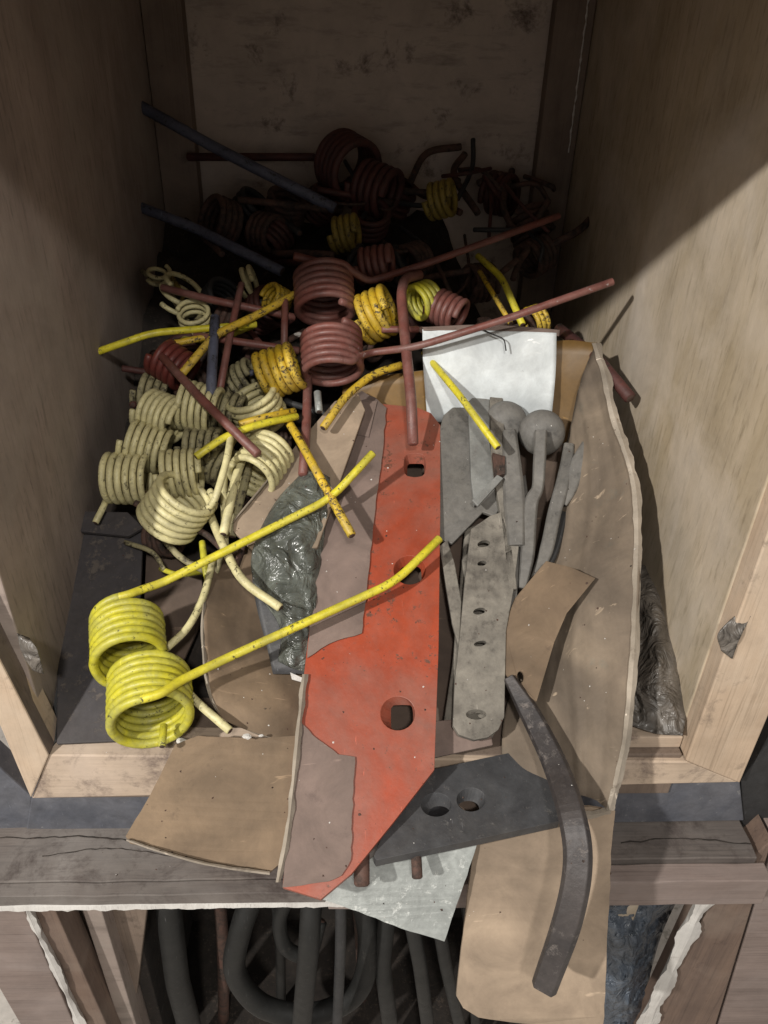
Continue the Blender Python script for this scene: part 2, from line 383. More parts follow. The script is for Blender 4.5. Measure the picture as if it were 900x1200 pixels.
def box(name, x0, x1, y0, y1, z0, z1, mat, parent=None, bev=.0012, wob=0, **t):
    bm = bmesh.new(); vs = [bm.verts.new((x, y, z)) for x in (x0, x1) for y in (y0, y1) for z in (z0, z1)]
    for f in ((0, 1, 3, 2), (4, 6, 7, 5), (0, 4, 5, 1), (2, 3, 7, 6), (0, 2, 6, 4), (1, 5, 7, 3)): bm.faces.new([vs[i] for i in f])
    if wob: 
        bmesh.ops.subdivide_edges(bm, edges=bm.edges, cuts=14, use_grid_fill=True)
        for v in bm.verts: v.co += Vector((noise.noise(v.co*40), noise.noise(v.co*40+Vector((9, 0, 0))), noise.noise(v.co*40+Vector((0, 9, 0)))))*wob
    o = link(name, bm, mat, parent)
    if bev:
        m = o.modifiers.new('bevel', 'BEVEL'); m.width = bev; m.segments = 2
    if t: tag(o, t.get('label'), t.get('cat'), t.get('group'), t.get('kind'))
    return o
def prism(name, front, thick, mat, parent=None, bev=.0012):
    """front: world points in order, extruded along +y by thick"""
    bm = bmesh.new(); a = [bm.verts.new(p) for p in front]; b = [bm.verts.new(p+Vector((0, thick, 0))) for p in front]
    bm.faces.new(a); bm.faces.new(b[::-1]); n = len(a)
    for k in range(n): bm.faces.new((a[k], b[k], b[(k+1) % n], a[(k+1) % n]))
    o = link(name, bm, mat, parent)
    if bev:
        m = o.modifiers.new('bevel', 'BEVEL'); m.width = bev; m.segments = 2; m.limit_method = 'ANGLE'
    return o
def band(name, pts, w0, mat, parent=None, jit=.35, plane=BP, thick=.003, side=(1, 0)):
    """ragged torn strip following pts; width in px toward +side"""
    Q = catmull([W(p[0], p[1], plane, p[2]) for p in pts], 14)
    bm = bmesh.new(); prev = None
    for i, p in enumerate(Q):
        m = mpp(p); d = (CAM-p).normalized()
        j1 = noise.noise(p*70)+.25*noise.noise(p*420); j2 = noise.noise(p*85+Vector((7, 0, 0)))+.3*noise.noise(p*380)
        sd = (RT*side[0]+UP*side[1])*m*w0
        ring = [p-sd*.5*(1+jit*j1), p+d*thick*(1+.6*j2), p+sd*.5*(1+jit*1.6*j2), p-d*thick]
        ring = [bm.verts.new(x) for x in ring]
        if prev:
            for k in range(4): bm.faces.new((prev[k], prev[(k+1) % 4], ring[(k+1) % 4], ring[k]))
        else: bm.faces.new(ring)
        prev = ring
    bm.faces.new(prev)
    return link(name, bm, mat, parent)
def flatbar(name, pts, widths, thick, mat, parent=None, **t):
    """pts world, rectangular section facing the camera"""
    Q = catmull(pts, 8); n = len(Q); bm = bmesh.new(); prev = None
    wl = []
    for i in range(n):
        u = i/(n-1)*(len(widths)-1); k = min(int(u), len(widths)-2); wl.append(widths[k]+(widths[k+1]-widths[k])*(u-k))
    for i, p in enumerate(Q):
        T_ = (Q[min(i+1, n-1)]-Q[max(i-1, 0)]).normalized(); d = (CAM-p).normalized(); d = (d-T_*d.dot(T_)).normalized()
        s = T_.cross(d)*wl[i]*mpp(p)*.5; h = d*thick*.5
        sec = [s*1.0-h, s*1.0+h*.3, s*.72+h, -s*.72+h, -s*1.0+h*.3, -s*1.0-h]
        ring = [bm.verts.new(p+x) for x in sec]
        if prev:
            for k in range(6): bm.faces.new((prev[k], prev[(k+1) % 6], ring[(k+1) % 6], ring[k]))
        else: bm.faces.new(ring)
        prev = ring
    bm.faces.new(prev)
    o = link(name, bm, mat, parent, False)
    m = o.modifiers.new('bevel', 'BEVEL'); m.width = .0007; m.segments = 2; m.limit_method = 'ANGLE'; m.angle_limit = math.radians(25)
    if parent is None: tag(o, t['label'], t['cat'], t.get('group'))
    return o

# ------------------------------------------------------------------ setting
bm = bmesh.new()
for x, y in ((-6, -6), (6, -6), (6, 6), (-6, 6)): bm.verts.new((x, y, -.62))
bm.faces.new(bm.verts[:]); g = link('ground', bm, 'concrete', origin=Vector((0, 0, 0))); g['kind'] = 'structure'

cab = empty('wooden_cabinet', (0, 0, -.62), 'open fronted plywood cabinet whose cubby holds the pile of springs', 'cabinet')
box('side_panel', -.268, -.25, .012, .64, -.62, .62, 'ply_left', cab)
box('side_panel', .25, .268, .012, .64, -.62, .62, 'ply_right', cab)
box('back_panel', -.25, .25, .625, .64, -.62, .62, 'ply_back', cab)
box('roof_panel', -.30, .30, .001, .64, .622, .64, 'ply_back', cab)
box('top_rail', -.34, .34, -.022, 0, .51, .66, 'stile', cab)
box('floor_panel', -.25, .25, .0, .625, -.05, -.001, 'batten', cab)
# corner battens on the back wall
box('corner_batten', -.249, -.205, .600, .6245, .0, .62, 'batten', cab)
box('corner_batten', .205, .249, .600, .6245, .0, .62, 'batten', cab)
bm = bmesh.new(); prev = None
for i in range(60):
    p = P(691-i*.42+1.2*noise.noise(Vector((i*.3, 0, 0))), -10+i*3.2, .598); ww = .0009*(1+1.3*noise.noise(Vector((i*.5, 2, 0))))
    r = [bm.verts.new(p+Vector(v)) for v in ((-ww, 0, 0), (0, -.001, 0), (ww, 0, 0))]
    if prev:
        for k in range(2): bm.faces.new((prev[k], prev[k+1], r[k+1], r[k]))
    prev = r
link('sliver', bm, 'peel', cab)  # pale strip painted as daylight leaking through the corner crack
f0 = lambda px, py, Y=0: P(px, py, Y)
YF = -.004
# sill (pale raw timber) with worn top edge
prism('front_rail', [P(57, 885, YF), P(806, 893, YF), P(866, 917, YF), P(37, 936, YF)], .03, 'sill', cab)
# stiles
prism('stile', [P(57, 886, YF-.002), P(36, 936, YF-.002), P(-90, 640, YF-.002), P(-69, 640, YF-.002)], .03, 'stile', cab)
prism('stile', [P(804, 892, YF-.002), P(867, 918, YF-.002), P(985, 640, YF-.002), P(925, 555, YF-.002)], .028, 'stile', cab)
prism('stile', [P(-69, 639, YF-.001), P(-90, 639, YF-.001), Vector((-.36, YF, .52)), Vector((-.30, YF, .52))], .03, 'stile', cab)
prism('stile', [P(923, 560, YF-.001), P(984, 642, YF-.001), Vector((.35, YF, .52)), Vector((.262, YF, .52))], .03, 'stile', cab)
# weathered inner faces of the uprights
prism('weathered_edge', [P(57.5, 885, -.0055), P(-68, 640, -.0055), P(-14, 640, .035), P(62, 880, .035)], .012, 'wood_edge', cab)
# blue grey painted faces round the timber, then a black panel for a dark void
prism('paint_and_void_face', [P(37, 932, .003), P(867, 914, .003), P(872, 962, .003), P(30, 975, .003)], .02, 'blue_face', cab)
prism('paint_and_void_face', [P(37, 934, .004), P(-220, 700, .004), P(-220, 1030, .004), P(34, 1030, .004)], .02, 'blue_face', cab)
prism('paint_and_void_face', [P(868, 915, .006), P(1100, 600, .006), P(1160, 1010, .006), P(872, 1010, .006)], .02, 'black', cab)  # flat black panel, painted shade for the open compartment next door
# ledge under the rail
zl = P(300, 968, .004).z
zr = zl
def ledge(name, px0, px1, y1, zb, mat):
    a = P(px0, 968, .002); b = P(px1, 968, .002)
    return box(name, a.x, b.x, y1, .03, zb, zl, mat, cab, .002, .0012)
ledge('ledge_board', -160, 384, -.044, zl-.012, 'ledge')
ledge('ledge_board', 386, 868, -.030, zl-.016, 'ledge')
a = P(386, 968, .002); b = P(872, 968, .002)
box('ledge_edge', a.x, b.x+.004, -.047, -.0305, zl-.040, zl-.006, 'ledge_edge', cab, .002, .0012)
box('ledge_edge', P(-160, 968, .002).x, a.x-.002, -.056, -.0445, zl-.014, zl-.0004, 'ledge', cab, .002, .0012)
def crack(pts, wd):
    Q = catmull([Vector((P(x, 968, .002).x*1.0, yy, zl+.0006)) for x, yy in pts], 12); bm = bmesh.new(); prev = None
    for p in Q:
        h = wd*(1+.8*noise.noise(p*200)); yo = .0015*noise.noise(p*120)
        r = [bm.verts.new((p.x, p.y+yo-h, p.z)), bm.verts.new((p.x, p.y+yo, p.z+.0004)), bm.verts.new((p.x, p.y+yo+h, p.z))]
        if prev:
            for k in range(2): bm.faces.new((prev[k], prev[k+1], r[k+1], r[k]))
        prev = r
    link('crack', bm, 'dirt', cab)
crack([(-60, -.004), (40, -.006), (110, -.005), (180, -.012), (230, -.018)], .0006)
crack([(60, -.022), (130, -.016), (200, -.022), (260, -.030)], .0004)
crack([(720, -.016), (790, -.012), (868, -.018)], .0006)
# splintered white lower edge of the left ledge
bm = bmesh.new(); prev = None
for i in range(160):
    x = -.31+i*.00205+.0; yb = -.0575; z1 = zl-.0125; h = .0035+.0035*abs(noise.noise(Vector((x*60, 0, 0))))+.0012*abs(noise.noise(Vector((x*220, 3, 0))))
    r = [bm.verts.new(v) for v in ((x, yb, z1), (x, yb-.0005, z1-h), (x, yb+.004, z1-h*1.1), (x, yb+.006, z1))]
    if prev:
        for k in range(4): bm.faces.new((prev[k], prev[(k+1) % 4], r[(k+1) % 4], r[k]))
    else: bm.faces.new(r)
    prev = r
bm.faces.new(prev); link('splintered_edge', bm, 'peel', cab)
# lower posts
def post(px_list, yf, th, mat, nm='post'):
    prism(nm, [P(x, y, yf) for x, y in px_list], th, mat, cab)
post([(48, 1030), (14, 1030), (96, 1210), (138, 1230)], -.010, .03, 'post')
post([(13, 1030), (-75, 1030), (32, 1215), (93, 1215)], -.012, .03, 'ledge_edge')
post([(905, 985), (842, 1040), (748, 1230), (830, 1230)], -.020, .03, 'post')
post([(1000, 985), (908, 985), (833, 1230), (930, 1230)], -.016, .03, 'ledge_edge')
def peel(pts, w, Y):
    bm = bmesh.new(); prev = None
    Q = catmull([P(x, y, Y) for x, y in pts], 20)
    for p in Q:
        j = .8+1.0*noise.noise(p*30)+.3*noise.noise(p*120); ww = w*mpp(p)*max(.15, j)
        r = [bm.verts.new(v) for v in (p-Vector((ww*.5, 0, 0)), p+Vector((ww*.1, -.002, 0)), p+Vector((ww*.6, 0, 0)), p+Vector((0, .01, 0)))]
        if prev:
            for k in range(4): bm.faces.new((prev[k], prev[(k+1) % 4], r[(k+1) % 4], r[k]))
        else: bm.faces.new(r)
        prev = r
    bm.faces.new(prev); link('peeled_edge', bm, 'peel', cab)
peel([(22, 1042), (40, 1085), (62, 1130), (96, 1205)], 11, -.016)
peel([(30, 1040), (60, 1046), (78, 1066)], 16, -.014)
peel([(836, 1048), (815, 1075), (785, 1140), (755, 1205)], 20, -.026)
# lower compartment inner lining, left
prism('lower_lining', [P(45, 1035, .03), P(176, 1035, .03), P(150, 1250, .03), P(110, 1250, .03)], .01, 'batten', cab)
box('lower_shelf', -.25, .25, .05, .62, -.60, -.585, 'dirt', cab)  # shelf coloured near black to deepen the bay's shade
box('bay_shade_back', -.249, .249, .20, .21, -.60, -.051, 'dirt', cab)  # inner back and sides added in black as the shade of the bay
box('bay_shade_side', -.249, -.235, .04, .199, -.584, -.051, 'dirt', cab)
box('bay_shade_side', .235, .249, .04, .199, -.584, -.051, 'dirt', cab)
# loose strips on the floor at the right
box('floor_strip', .175, .25, .006, .020, -.0005, .012, 'sill', cab, .001)
box('floor_strip', .165, .25, .03, .05, -.0005, .010, 'ledge', cab, .001)

# dirt heap below the pile
bm = bmesh.new(); g = []
for i in range(60):
    row = []
    for j in range(60):
        x = -.249+.498*i/59; y = .06+.56*j/59
        k = max(0, min(1, (.20-x)/.10)); z = max(.002, (.5*y-.035)*k + .10*(1-k)*max(0, y-.25))
        z += .022*noise.noise(Vector((x*22, y*22, 0)))+.008*noise.noise(Vector((x*70, y*70, 3)))
        row.append(bm.verts.new((x, y, max(z, .001))))
    g.append(row)
for i in range(59):
    for j in range(59): bm.faces.new((g[i][j], g[i+1][j], g[i+1][j+1], g[i][j+1]))
o = link('dirt_heap', bm, 'dirt', smooth=True); tag(o, 'black rust scale and dirt heaped under the springs', 'dirt', kind='stuff')

# ------------------------------------------------------------------ front yellow double spring
def double(name, label, c1, c2, R1, R2, ax, n, w, mat, t1, t2, plane=PL, bridge=True, mat_c=None):
    root = empty(name, W(c2[0], c2[1], plane, c2[2]), label, 'spring')
    a = coil(root, c1, R1, ax, n, w*.96, mat_c or mat, far=t1, sgn=DS, left_end='near' if bridge else None, plane=plane, mat_t=mat)
    b = coil(root, c2, R2, ax, n, w, mat_c or mat, near=t2, sgn=-DS, left_end='far' if bridge else None, plane=plane, mat_t=mat)
    if bridge:
        e, f = a[-1], b[0]; d1 = (a[-1]-a[-2]).normalized(); d2 = (b[0]-b[1]).normalized()
        L = (f-e).length*.45
        pts = [e-d1*.001]
        for k in range(0, 13):
            t = k/12; pts.append(e*(1-t)**3+(e+d1*L)*3*t*(1-t)**2+(f+d2*L)*3*t*t*(1-t)+f*t**3)
        bm = bmesh.new(); tube(bm, pts, w*mpp(e)/2, 12); link('bridge', bm, [mat_c or mat, 'rust'], root, True)
    return root
DS = 1
double('spring_tine', 'bright yellow double spring with two long bent tines lying over the front left', (150, 748, .012), (176, 820, .002), 38, 44, (-84, 50), 6, 10.8, 'yellow',
       [(190, 683, .02), (388, 584, .025), (437, 531, .045)], [(262, 773, .02), (463, 682, .016), (515, 631, .022)], mat_c='olive')
double('spring_tine', 'large dusty red oxide double spring lying on top at the middle of the pile', (380, 345, .03), (389, 415, .028), 32, 33, (-88, 60), 6, 8.6, 'red_oxide',
       [(432, 330, .035), (500, 309, .04), (655, 253, .06)], [P(436, 413, .285), P(486, 407, .268), P(590, 375, .268), P(718, 330, .275)], bridge=False)

# ------------------------------------------------------------------ yellow springs
Y = 'yellow'; YO = 'yellow_old'
spring('spring_tine', 'yellow spring left of the red double spring with a tine running down over brown paper', 'spring', (327, 435, .02), 25, (18, 78), 5, 9.5, YO, far=[(345, 505, .02), (412, 627, .03)], sgn=1)
spring('spring_tine', 'yellow spring standing right beside the red double spring above the white card', 'spring', (441, 369, .02), 26, (24, 76), 4, 9.5, YO, sgn=1)
spring('spring_tine', 'yellow spring with its open end showing, behind the hooked red tine', 'spring', (496, 352, .015), 19, (200, 52), 4, 7, 'olive', sgn=1)
spring('spring_tine', 'small bright yellow coil touching the left side of the red double spring', 'spring', (324, 352, .0), 15, (150, 60), 4, 6, YO, sgn=1)
spring('spring_tine', 'yellow coil in deep shade below the dark red spring at the back', 'spring', (405, 274, .01), 18, (10, 76), 4, 7.5, 'shaded_yellow')
spring('spring_tine', 'yellow coil in deep shade against the back panel right of centre', 'spring', (517, 234, .02), 18, (12, 74), 4, 7.5, 'shaded_yellow')
spring('spring_tine', 'yellow coil end behind the right corner of the white card', 'spring', (628, 376, -.01), 16, (200, 60), 3, 6, YO)
rod('tine', 'yellow bent tine reaching the left wall above the dark red coil', 'tine', [(300, 380, .02), (240, 385, .025), (178, 390, .035), (115, 412, .03)], 8.5, Y)
rod('tine', 'worn orange yellow tine slanting down left from the red double spring', 'tine', [(345, 345, .03), (300, 370, .03), (252, 392, .035), (214, 437, .035)], 9.5, YO)
rod('tine', 'short orange yellow tine end lying under the slanting yellow tine', 'tine', [(196, 404, .02), (232, 397, .02), (252, 393, .02)], 8, YO)
rod('tine', 'yellow bent tine crossing the cream coils with its tip left of the dark red tip', 'tine', [(348, 488, .02), (300, 498, .035), (262, 512, .035), (230, 535, .035)], 9, Y)
rod('tine', 'blunt yellow tine end just above the bent yellow tine on the cream coils', 'tine', [(345, 482, .015), (310, 489, .028), (281, 497, .028)], 9, YO)
rod('tine', 'rusty yellow tine end resting on the top of the brown paper strip', 'tine', [(470, 428, .012), (437, 438, .016), (405, 464, .02), (379, 501, .02)], 9.5, YO)
rod('tine', 'yellow tine lying across the white card down onto the grey steel', 'tine', [(497, 413, .02), (540, 465, .025), (583, 524, .03)], 8.5, Y)
rod('tine', 'chipped yellow tine standing at the right behind the white card', 'tine', [(560, 300, .0), (588, 325, .01), (612, 380, .01)], 8, Y)
rod('tine', 'thin rusty yellow tine beside the chipped yellow tine at the right', 'tine', [(562, 318, .0), (578, 345, .005), (598, 378, .005)], 6, YO)

# ------------------------------------------------------------------ red springs and tines
RO = 'red_oxide'
spring('spring_tine', 'short red coil directly behind the long red tine above the yellow springs', 'spring', (440, 310, .02), 18, (8, 76), 5, 8, RO)
spring('spring_tine', 'red coil lying behind the top left corner of the white card', 'spring', (524, 364, .012), 18, (-24, 68), 5, 7.5, RO)
rsp = spring('spring_tine', 'dark red coil near the left wall with a tine pointing down to the cream coils', 'spring', (203, 428, .012), 21, (-35, 66), 5, 8.5, 'deep_red')
rod('tine', None, None, [(190, 418, .03), (236, 468, .042), (302, 532, .045)], 11, 'red_oxide', parent=rsp)
sp = spring('spring_tine', 'dark red double spring in shade at the back with a tine pointing left', 'spring', (408, 195, .01), 32, (-30, 38), 5, 9, 'shaded_red', far=[(372, 184, .0), (220, 184, .0)], sgn=1)
spring('spring_tine', 'dark red coil in shade just right of the rear double spring', 'spring', (440, 222, .0), 26, (-20, 62), 5, 9, 'shaded_red')
rod('tine', 'red tine end with a sawn tip lying behind the top of the red double spring', 'tine', [(345, 300, .045), (380, 309, .035), (418, 322, .02)], 9.5, RO)
rod('tine', 'hooked red tine standing on the top of the orange red plate', 'tine', [(484, 520, .012), (482, 470, .03), (475, 400, .045), (470, 345, .05), (474, 326, .045), (492, 322, .035)], 12, RO, bend=.01)
rod('tine', 'red tine dropping from under the red double spring into the plastic bag', 'tine', [(361, 440, .01), (359, 500, .012), (355, 556, .012)], 11, RO)
rod('tine', 'long red tine lying across the left rear of the pile below the cream loops', 'tine', [(190, 337, .02), (250, 352, .022), (300, 362, .02), (345, 372, .01)], 9, RO)
rod('tine', 'red tine running behind the sloping yellow tine to the red double spring', 'tine', [(228, 393, .02), (290, 402, .02), (350, 411, .015)], 9, RO)
rod('tine', 'pinkish red tine standing steeply between the crossed tines at the left', 'tine', [(283, 333, .03), (270, 390, .026), (258, 455, .02)], 8.5, RO)
rod('tine', 'short upright red tine just left of the red double spring', 'tine', [(334, 352, .03), (333, 405, .015)], 8.5, RO)
rod('tine', 'short red tine between the two yellow coils behind the hooked tine', 'tine', [(448, 386, .025), (490, 386, .02)], 8, RO)
rod('tine', 'dark red tine end sticking out right of the cardboard box toward the wall', 'tine', [(655, 385, .0), (700, 420, .03), (738, 466, .04)], 14, 'shaded_red')
rod('tine', 'dark tine end in shade leaning on the right rear batten', 'tine', [(640, 290, -.02), (680, 270, .0), (712, 234, .0)], 9, 'rust')
rod('tine', 'thin dark rusty tine pointing left under the rear double spring', 'tine', [(280, 234, .0), (330, 239, .0), (400, 246, -.02)], 8, 'rust')
# blue / dark bars
rod('steel_bar', 'long dark blue bar leaning up to the left rear corner, upper of the two', 'bar', [Vector(P(162, 123, .56)), Vector(P(250, 172, .54)), Vector(P(392, 244, .50))], 13, 'blue')
rod('steel_bar', 'long dark blue bar leaning up to the left rear corner, lower of the two', 'bar', [Vector(P(165, 243, .50)), Vector(P(230, 268, .49)), Vector(P(330, 318, .42))], 12, 'blue')
rod('steel_pin', 'blue grey painted pin standing upright among the crossed tines', 'pin', [(252, 372, .035), (249, 420, .035), (247, 463, .03)], 12, 'blue')
rod('bolt', 'small grey bolt below the red double spring', 'bolt', [(372, 460, .015), (374, 482, .015)], 9, 'zinc')

# ------------------------------------------------------------------ cream springs
CR = 'cream'
spring('spring_tine', 'cream coil lying on its side, leftmost of the pile, above the dark carton', 'spring', (149, 561, .0), 27, (-3, 72), 6, 7.8, CR, far=[(122, 592, -.01), (112, 612, -.01)], sgn=1)
spring('spring_tine', 'biggest cream coil, tilted open upward, nearest the front', 'spring', (207, 595, .012), 34, (55, 58), 6, 8.4, CR, far=[(250, 592, .03), (266, 540, .04), (272, 500, .03)], sgn=1)
spring('spring_tine', 'cream coil on its side just above the biggest tilted cream coil', 'spring', (212, 555, .006), 26, (4, 80), 6, 7.2, CR)
spring('spring_tine', 'cream coil slanting between the leftmost coil and the open one above it', 'spring', (171, 524, .004), 25, (-18, 78), 6, 7.2, CR)
spring('spring_tine', 'cream coil with its open end facing right, top left of the cream coils', 'spring', (190, 488, .008), 25, (-22, 60), 6, 7.0, CR)
spring('spring_tine', 'cream coil standing under the dark red tine', 'spring', (232, 478, .010), 27, (-14, 74), 6, 7.0, CR)
spring('spring_tine', 'cream coil seen from its curved side, behind the bent yellow tine tip', 'spring', (302, 480, .0), 28, (118, 62), 5, 8, CR, far=[(270, 520, .0), (262, 560, .0), (264, 645, -.01)], sgn=-1)
spring('spring_tine', 'pale cream coil with its rings fanned out against the tan cardboard', 'spring', (306, 545, .006), 27, (-128, 54), 6, 8, CR, far=[(330, 500, -.02)], sgn=-1)
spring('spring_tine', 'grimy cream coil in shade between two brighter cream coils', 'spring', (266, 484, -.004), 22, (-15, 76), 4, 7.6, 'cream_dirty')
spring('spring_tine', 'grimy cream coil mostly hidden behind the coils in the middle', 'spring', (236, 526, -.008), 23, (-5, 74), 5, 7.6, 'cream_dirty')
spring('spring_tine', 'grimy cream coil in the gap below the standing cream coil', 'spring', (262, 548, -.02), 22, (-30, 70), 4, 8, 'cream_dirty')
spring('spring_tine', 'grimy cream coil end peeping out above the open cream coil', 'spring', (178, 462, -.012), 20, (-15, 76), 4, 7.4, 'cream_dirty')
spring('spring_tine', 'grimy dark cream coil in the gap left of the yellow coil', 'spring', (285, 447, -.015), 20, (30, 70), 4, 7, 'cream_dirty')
spring('spring_tine', 'thin cream coil loops at the far left edge of the light', 'spring', (213, 345, -.004), 24, (60, 62), 2, 6, CR, pitch=2.0)
spring('spring_tine', 'small cream coil loops below the long red tine at the left rear', 'spring', (228, 372, .0), 17, (100, 50), 3, 5.5, CR, pitch=1.3)
spring('spring_tine', 'thin cream loop standing at the left rear beside the pinkish tine', 'spring', (292, 332, -.01), 17, (20, 78), 2, 6, CR, pitch=1.3)
spring('spring_tine', 'small cream loop end against the left wall in the shade', 'spring', (186, 322, -.01), 12, (80, 55), 1.6, 5, CR, pitch=1.6)
rod('tine', 'thick grimy cream tine hanging down beside the tan cardboard, left one', 'tine', [(292, 515, .01), (276, 560, .012), (262, 625, .012)], 10.5, CR)
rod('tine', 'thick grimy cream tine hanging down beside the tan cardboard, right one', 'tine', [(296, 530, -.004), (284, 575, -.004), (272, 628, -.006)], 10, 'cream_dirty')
rod('tine', 'chipped cream tine curving down right over the dark cardboard to the bag', 'tine', [(245, 600, .0), (262, 640, .01), (285, 680, .015), (328, 712, .015)], 10.5, CR, smooth_curve=True)
rod('tine', 'chipped cream tine end pointing down left to the yellow coil', 'tine', [(250, 655, -.012), (238, 700, -.008), (220, 735, -.002), (195, 760, .0)], 9, CR, smooth_curve=True)
rod('tine', 'chipped cream tine end poking out below right of the front yellow coil', 'tine', [(180, 760, -.02), (225, 818, .0), (269, 856, .006)], 10, CR)
rod('tine', 'pale yellow tine standing upright in the gap under the biggest cream coil', 'tine', [(237, 635, -.01), (240, 665, -.01), (248, 700, -.02)], 8, 'olive')
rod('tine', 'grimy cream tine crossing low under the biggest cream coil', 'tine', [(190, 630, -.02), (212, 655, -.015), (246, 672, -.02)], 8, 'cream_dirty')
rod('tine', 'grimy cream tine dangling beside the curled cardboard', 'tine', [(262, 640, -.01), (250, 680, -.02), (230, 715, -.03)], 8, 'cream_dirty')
rod('tine', 'olive tine end standing on the sill under the front yellow coil', 'tine', [(192, 850, .0), (190, 874, .006)], 9, 'olive')

for k in range(16):
    zone = k % 2
    px, py = (random.uniform(190, 335), random.uniform(335, 450)) if zone == 0 else (random.uniform(165, 300), random.uniform(470, 700))
    a_ = random.uniform(0, 3.14); q = random.uniform(22, 48); l_ = random.uniform(-.03, -.008)
    rod('tine', 'thin dull tine tangled between the springs at left' if zone == 0 else 'thin dull tine lying deep between the cream coils', 'tine',
        [(px-q*math.cos(a_), py-q*math.sin(a_), l_), (px+random.uniform(-6, 6), py, l_+.012), (px+q*math.cos(a_+.4), py+q*math.sin(a_+.4), l_)], random.uniform(5.5, 8), ['cream_dirty', 'red_oxide', 'rust', 'cream_dirty', 'olive', 'rust', 'blue', 'shaded_yellow'][(k//2) % 8],
        group='thin tines tangled between the left springs' if zone == 0 else 'thin tines deep between the cream coils', smooth_curve=True)
# buried rusty springs in the dark
BG = 'rusty springs buried in the shaded rear of the pile'
BL = 'dark rusty spring buried in the shaded rear of the pile'
for k in range(34):
    px = random.uniform(235, 655); py = random.uniform(225, 400)
    if k >= 24: px = random.uniform(180, 330); py = random.uniform(400, 640)
    m_ = random.choice(['rust', 'rust', 'shaded_red', 'black'])
    ang = random.uniform(0, 360); q = random.uniform(40, 90)
    tip = (px+q*math.cos(ang), py+q*.6*math.sin(ang), random.uniform(-.03, .01))
    spring('spring_tine', BL if k < 24 else 'dark rusty spring buried beneath the cream coils', 'spring', (px, py, random.uniform(-.04, -.02)), random.uniform(17, 24), (random.uniform(0, 360), random.uniform(40, 80)),
           4, 7.5, m_, near=[tip], sgn=random.choice((1, -1)), group=BG if k < 24 else 'rusty springs buried beneath the cream coils')
for k in range(22):
    px = random.uniform(400, 640); py = random.uniform(190, 330); a_ = random.uniform(0, 3.14); q = random.uniform(18, 42); l_ = random.uniform(-.03, .0)
    rod('wire_scrap', 'thin rusty wire tangled in the shaded rear right of the pile', 'wire', [(px-q*math.cos(a_), py-q*math.sin(a_), l_), (px+random.uniform(-14, 14), py+random.uniform(-10, 10), l_+.012), (px+q*math.cos(a_+.5), py+q*math.sin(a_+.5), l_)],
        random.uniform(3.5, 6.5), random.choice(['rust', 'rust', 'shaded_red', 'black']), group='thin rusty wires tangled at the rear right', smooth_curve=True)
# rusty scrap tangle at the rear right, catching no light
for i, (a_, b_, c_) in enumerate((((545, 180), (532, 205), (560, 250)), ((480, 215), (500, 180), (540, 172)), ((600, 200), (590, 240), (605, 275)), ((560, 215), (585, 205), (600, 230)))):
    rod('wire_scrap', ['thin rusty wire standing upright against the back panel', 'thin rusty wire arching over the rear right of the pile', 'rusty wire leaning near the right rear batten', 'short rusty wire looped between the two upright wires'][i], 'wire', [(*a_, -.02), (*b_, -.01), (*c_, -.02)], 8, 'rust', smooth_curve=True)

# ------------------------------------------------------------------ dark carton at left front
ct = empty('carton', P(110, 760, .08), 'dark stained carton standing on the cubby floor by the left wall', 'carton')
plate('lid', [(74, 628), (168, 622), (164, 700), (160, 868), (66, 872), (68, 700)], (.012, .55), .004, 'carton', ct, wav=.003)
plate('lid', [(172, 640), (236, 668), (240, 720), (170, 872), (166, 760)], (-.004, .50), .004, 'board_dark', ct, wav=.003)
plate('side_wall', [(30, 640), (72, 630), (66, 868), (58, 880)], (.004, .6), .004, 'black', ct)
plate('rubber_scrap', [(80, 598), (150, 600), (168, 618), (150, 628), (90, 622), (72, 610)], PL, .004, 'carton', None, lift=-.02, wav=.004, label='dark flat rubber scrap between the leftmost cream coil and the dark carton', cat='scrap')

# ------------------------------------------------------------------ cardboard box
bx = empty('cardboard_box', P(560, 700, .1), 'torn open cardboard box full of flat steel parts, tipped over the sill', 'box')
plate('bottom', [(400, 470), (705, 470), (690, 700), (655, 880), (690, 955), (560, 965), (500, 905), (350, 868), (345, 700)], BP, .003, 'board_dark', bx, lift=-.028, bev=0)
edge = [(700, 402), (712, 440), (720, 480), (733, 520), (746, 565), (750, 620), (748, 690), (745, 770), (738, 850), (728, 905), (716, 950)]
def fr(k): return edge[k]
rows = [
 [(655, 560, -.02), (670, 500, .01), (682, 445, .035), (700, 402, .055)],
 [(645, 640, -.02), (668, 575, .005), (700, 520, .035), (721, 480, .060)],
 [(625, 720, -.02), (660, 650, .0), (706, 600, .03), (746, 565, .065)],
 [(605, 790, -.02), (650, 725, -.004), (690, 690, .035), (750, 640, .068)],
 [(590, 850, -.02), (640, 800, -.006), (686, 770, .030), (746, 750, .066)],
 [(590, 910, -.018), (640, 870, -.005), (690, 850, .022), (739, 850, .052)],
 [(600, 955, -.012), (650, 930, -.006), (692, 935, .006), (716, 950, .012)]]
sheet('side_panel', rows, BP, 'board_in', bx, thick=.003, nu=16, nv=7, amp=.003, freq=20, folds=((.36, .06, .003), (.58, .05, .005), (.80, .09, -.003)))
band('torn_edge', [(x-2, y, l) for (x, y), l in zip(edge, (.055, .058, .060, .062, .065, .068, .067, .066, .052, .03, .012))], 10, 'torn', bx)
band('torn_edge', [(672, 948, .004), (690, 955, .004), (716, 950, .010)], 9, 'torn', bx, side=(0, 1), jit=.5)
